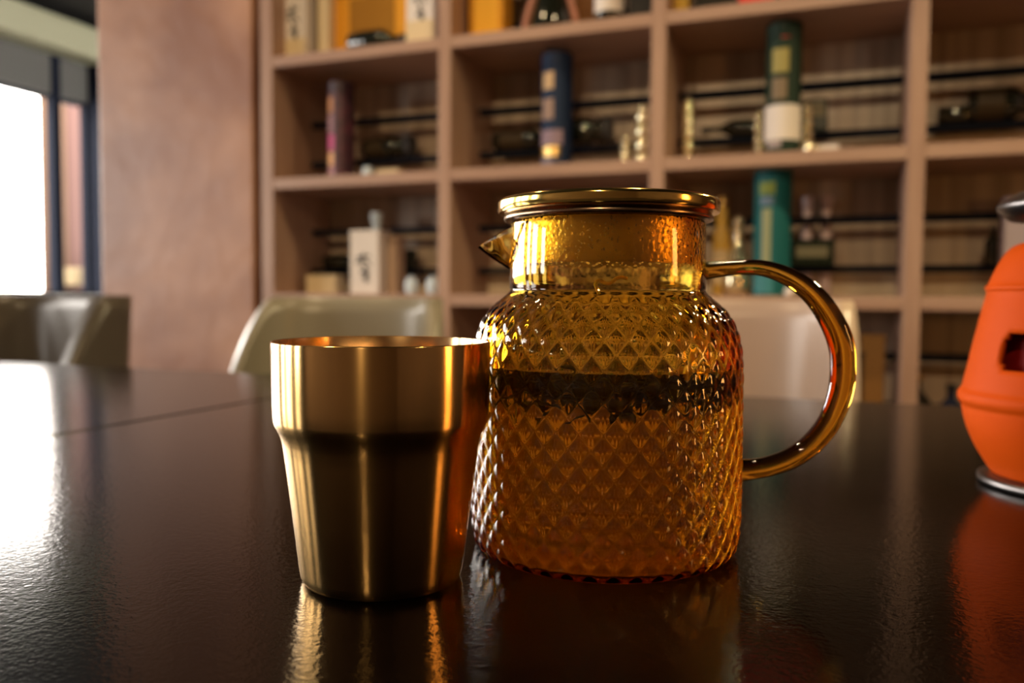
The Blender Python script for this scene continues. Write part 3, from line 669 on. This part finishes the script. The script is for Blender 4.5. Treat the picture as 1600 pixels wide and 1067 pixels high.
M_leaf = mat('tea_leaf', (0.030, 0.030, 0.006), 0.5, noise=(120, (0.10, 0.085, 0.015)))
bm = bmesh.new(); k = 0
while k < 620:
    a = random.uniform(0, 2 * pi); r = 0.0490 * sqrt(random.uniform(0.05, 1)); d = abs(random.gauss(0, 0.0060)) 
    L_ = random.uniform(0.007, 0.017)
    if d > 0.017: continue
    rr = min(r, 0.0525 - L_ * 0.55) if random.random() < 0.4 else r
    yaw = a + pi / 2 + random.gauss(0, 0.45) if rr > 0.044 else random.uniform(0, 2 * pi)
    if rr > 0.042: L_ *= 0.75; rr = min(rr, 0.0492)
    leaf(bm, Vector((rr * cos(a), rr * sin(a), LVL - 0.0028 - d)), L_, random.uniform(0.0014, 0.0042), yaw, random.gauss(0, 0.18), random.uniform(-3, 3), random.uniform(-0.8, 0.8)); k += 1
tl = link('tea_leaves', bm, M_leaf, None, True, loc=(PX, PY, T)); tag(tl, 'dark green brewed tea leaves floating in a dense layer in the teapot', 'tea leaves', None, 'stuff')
# pale foam and petals at the surface, right side
M_petal = mat('tea_petal', (0.95, 0.62, 0.14), 0.5, Subsurface_Weight=0.2)
bm = bmesh.new()
for i in range(70):
    a = radians(random.uniform(-75, 5)); r = random.uniform(0.042, 0.0500)
    bmesh.ops.create_icosphere(bm, subdivisions=1, radius=random.uniform(0.0006, 0.0014), matrix=Matrix.Translation((r * cos(a), r * sin(a), LVL + random.uniform(-0.0012, 0.0004))) @ Matrix.Diagonal((1.2, 1.2, 0.7, 1)))
tg_ = link('tea_foam', bm, M_petal, None, True, loc=(PX, PY, T)); tag(tg_, 'pale golden tea froth along the surface at the right side of the teapot', 'froth', None, 'stuff')
# stray strands clinging inside
def strand(pts, r, label, name='tea_strand'):
    o = link(name, tube(spline(pts, 6), r, 8), M_petal, None, True, loc=(PX, PY, T)); tag(o, label, 'tea leaf'); return o
def wallpt(px, y, R):            # point on the inner glass wall seen at that place
    x = (px - 947) / 3950.0; return (x, -sqrt(max(0, R * R - x * x)), 0.1027 - (y - 468) / 4150.0)
strand([wallpt(x_, y_, 0.0384) for x_, y_ in ((919, 462), (917, 452), (914, 442), (920, 437), (928, 441), (936, 440), (944, 434), (952, 432), (960, 434))], 0.0007, 'golden curled tea strand clinging inside the teapot neck')
strand([wallpt(x_, y_, 0.046) for x_, y_ in ((843, 476), (848, 486), (842, 490), (837, 485), (841, 480))], 0.0009, 'small golden tea petal clinging inside the shoulder of the teapot')
strand([wallpt(x_, y_, 0.0515) for x_, y_ in ((1041, 586), (1045, 568), (1053, 552), (1061, 536))], 0.0008, 'straight golden tea stalk sticking up from the tea surface')
# ------------------------------------------------------------------ orange lantern at the right edge
M_or = mat('orange_enamel', (0.58, 0.070, 0.0010), 0.6, Specular_IOR_Level=0.1, bump=(300, 0.05, 0.0005))
M_or_in = mat('red_inside', (0.25, 0.004, 0.002), 0.5)
M_gun = mat('grey_metal', (0.16, 0.15, 0.15), 0.35, 1.0)
LX, LY = px_loc(1700, 0.468)
lan = empty('lantern', (LX, LY, T)); tag(lan, 'orange metal lantern with a rounded slot at the right edge', 'lantern')
lprof = [(0.0445, 0.0062), (0.0464, 0.0085), (0.0505, 0.0150), (0.0546, 0.0224), (0.0585, 0.0320), (0.0606, 0.0406), (0.0612, 0.0440), (0.0628, 0.0465), (0.0634, 0.0490), (0.0630, 0.0515), (0.0612, 0.0540), (0.0604, 0.0580), (0.0585, 0.0667), (0.0566, 0.0770), (0.0546, 0.0866), (0.0520, 0.0990), (0.0500, 0.1080), (0.0508, 0.1098), (0.0508, 0.1115), (0.0494, 0.1130), (0.0470, 0.1190), (0.0446, 0.1245), (0.0415, 0.1300), (0.037, 0.1345), (0.031, 0.1365), (0.026, 0.137)]
lprof = spline(lprof, 3)
bm = bmesh.new(); LS = 144; orings = []
SLOTC = pi + radians(37)         # slot centre direction (towards camera left)
for r, z in lprof: orings.append([bm.verts.new((r * cos(2 * pi * k / LS), r * sin(2 * pi * k / LS), z)) for k in range(LS)])
for i in range(len(orings) - 1):
    zc = (lprof[i][1] + lprof[i + 1][1]) / 2
    for k in range(LS):
        a = 2 * pi * (k + 0.5) / LS; k2 = (k + 1) % LS
        hit = False
        for c_ in (SLOTC, SLOTC + radians(120), SLOTC + radians(240)):
            da = (a - c_ + pi) % (2 * pi) - pi
            x_ = abs(da) * 0.056; z_ = abs(zc - 0.0755)
            hw, hh, cr = 0.023, 0.0100, 0.005
            qx, qz = max(0, x_ - (hw - cr)), max(0, z_ - (hh - cr))
            if math.hypot(qx, qz) < cr: hit = True
        if hit: continue
        bm.faces.new((orings[i][k], orings[i][k2], orings[i + 1][k2], orings[i + 1][k]))
o = link('shell', bm, [M_or], lan, True)
sm = o.modifiers.new('thickness', 'SOLIDIFY'); sm.thickness = 0.0028; sm.offset = -1
link('liner', lathe([(0, 0.012), (0.040, 0.012), (0.046, 0.03), (0.047, 0.06), (0.042, 0.10), (0.030, 0.128), (0, 0.13)], 48), M_or_in, lan, True)
link('base_ring', lathe([(0.043, 0.0), (0.050, 0.0), (0.0518, 0.0012), (0.0518, 0.0042), (0.0500, 0.0052), (0.0455, 0.0062), (0.040, 0.0066), (0, 0.0066)], 64), M_gun, lan, True)
link('neck', lathe([(0.030, 0.136), (0.027, 0.140), (0.027, 0.149), (0.0, 0.149)], 48), M_gun, lan, True)
link('cap', lathe([(0.027, 0.147), (0.040, 0.149), (0.0462, 0.1545), (0.0465, 0.1570), (0.0440, 0.1590), (0.036, 0.164), (0.020, 0.168), (0.0, 0.169)], 64), M_gun, lan, True)

# heights measured once more against the camera: stretch the standing pieces slightly
for o_ in (pot, tea, tl, tg_): o_.scale.z = 1.013
for o_ in C.objects:
    if o_.name.startswith('tea_strand'): o_.scale.z = 1.013
cup.scale.z = 1.026; lan.scale.z = 1.015
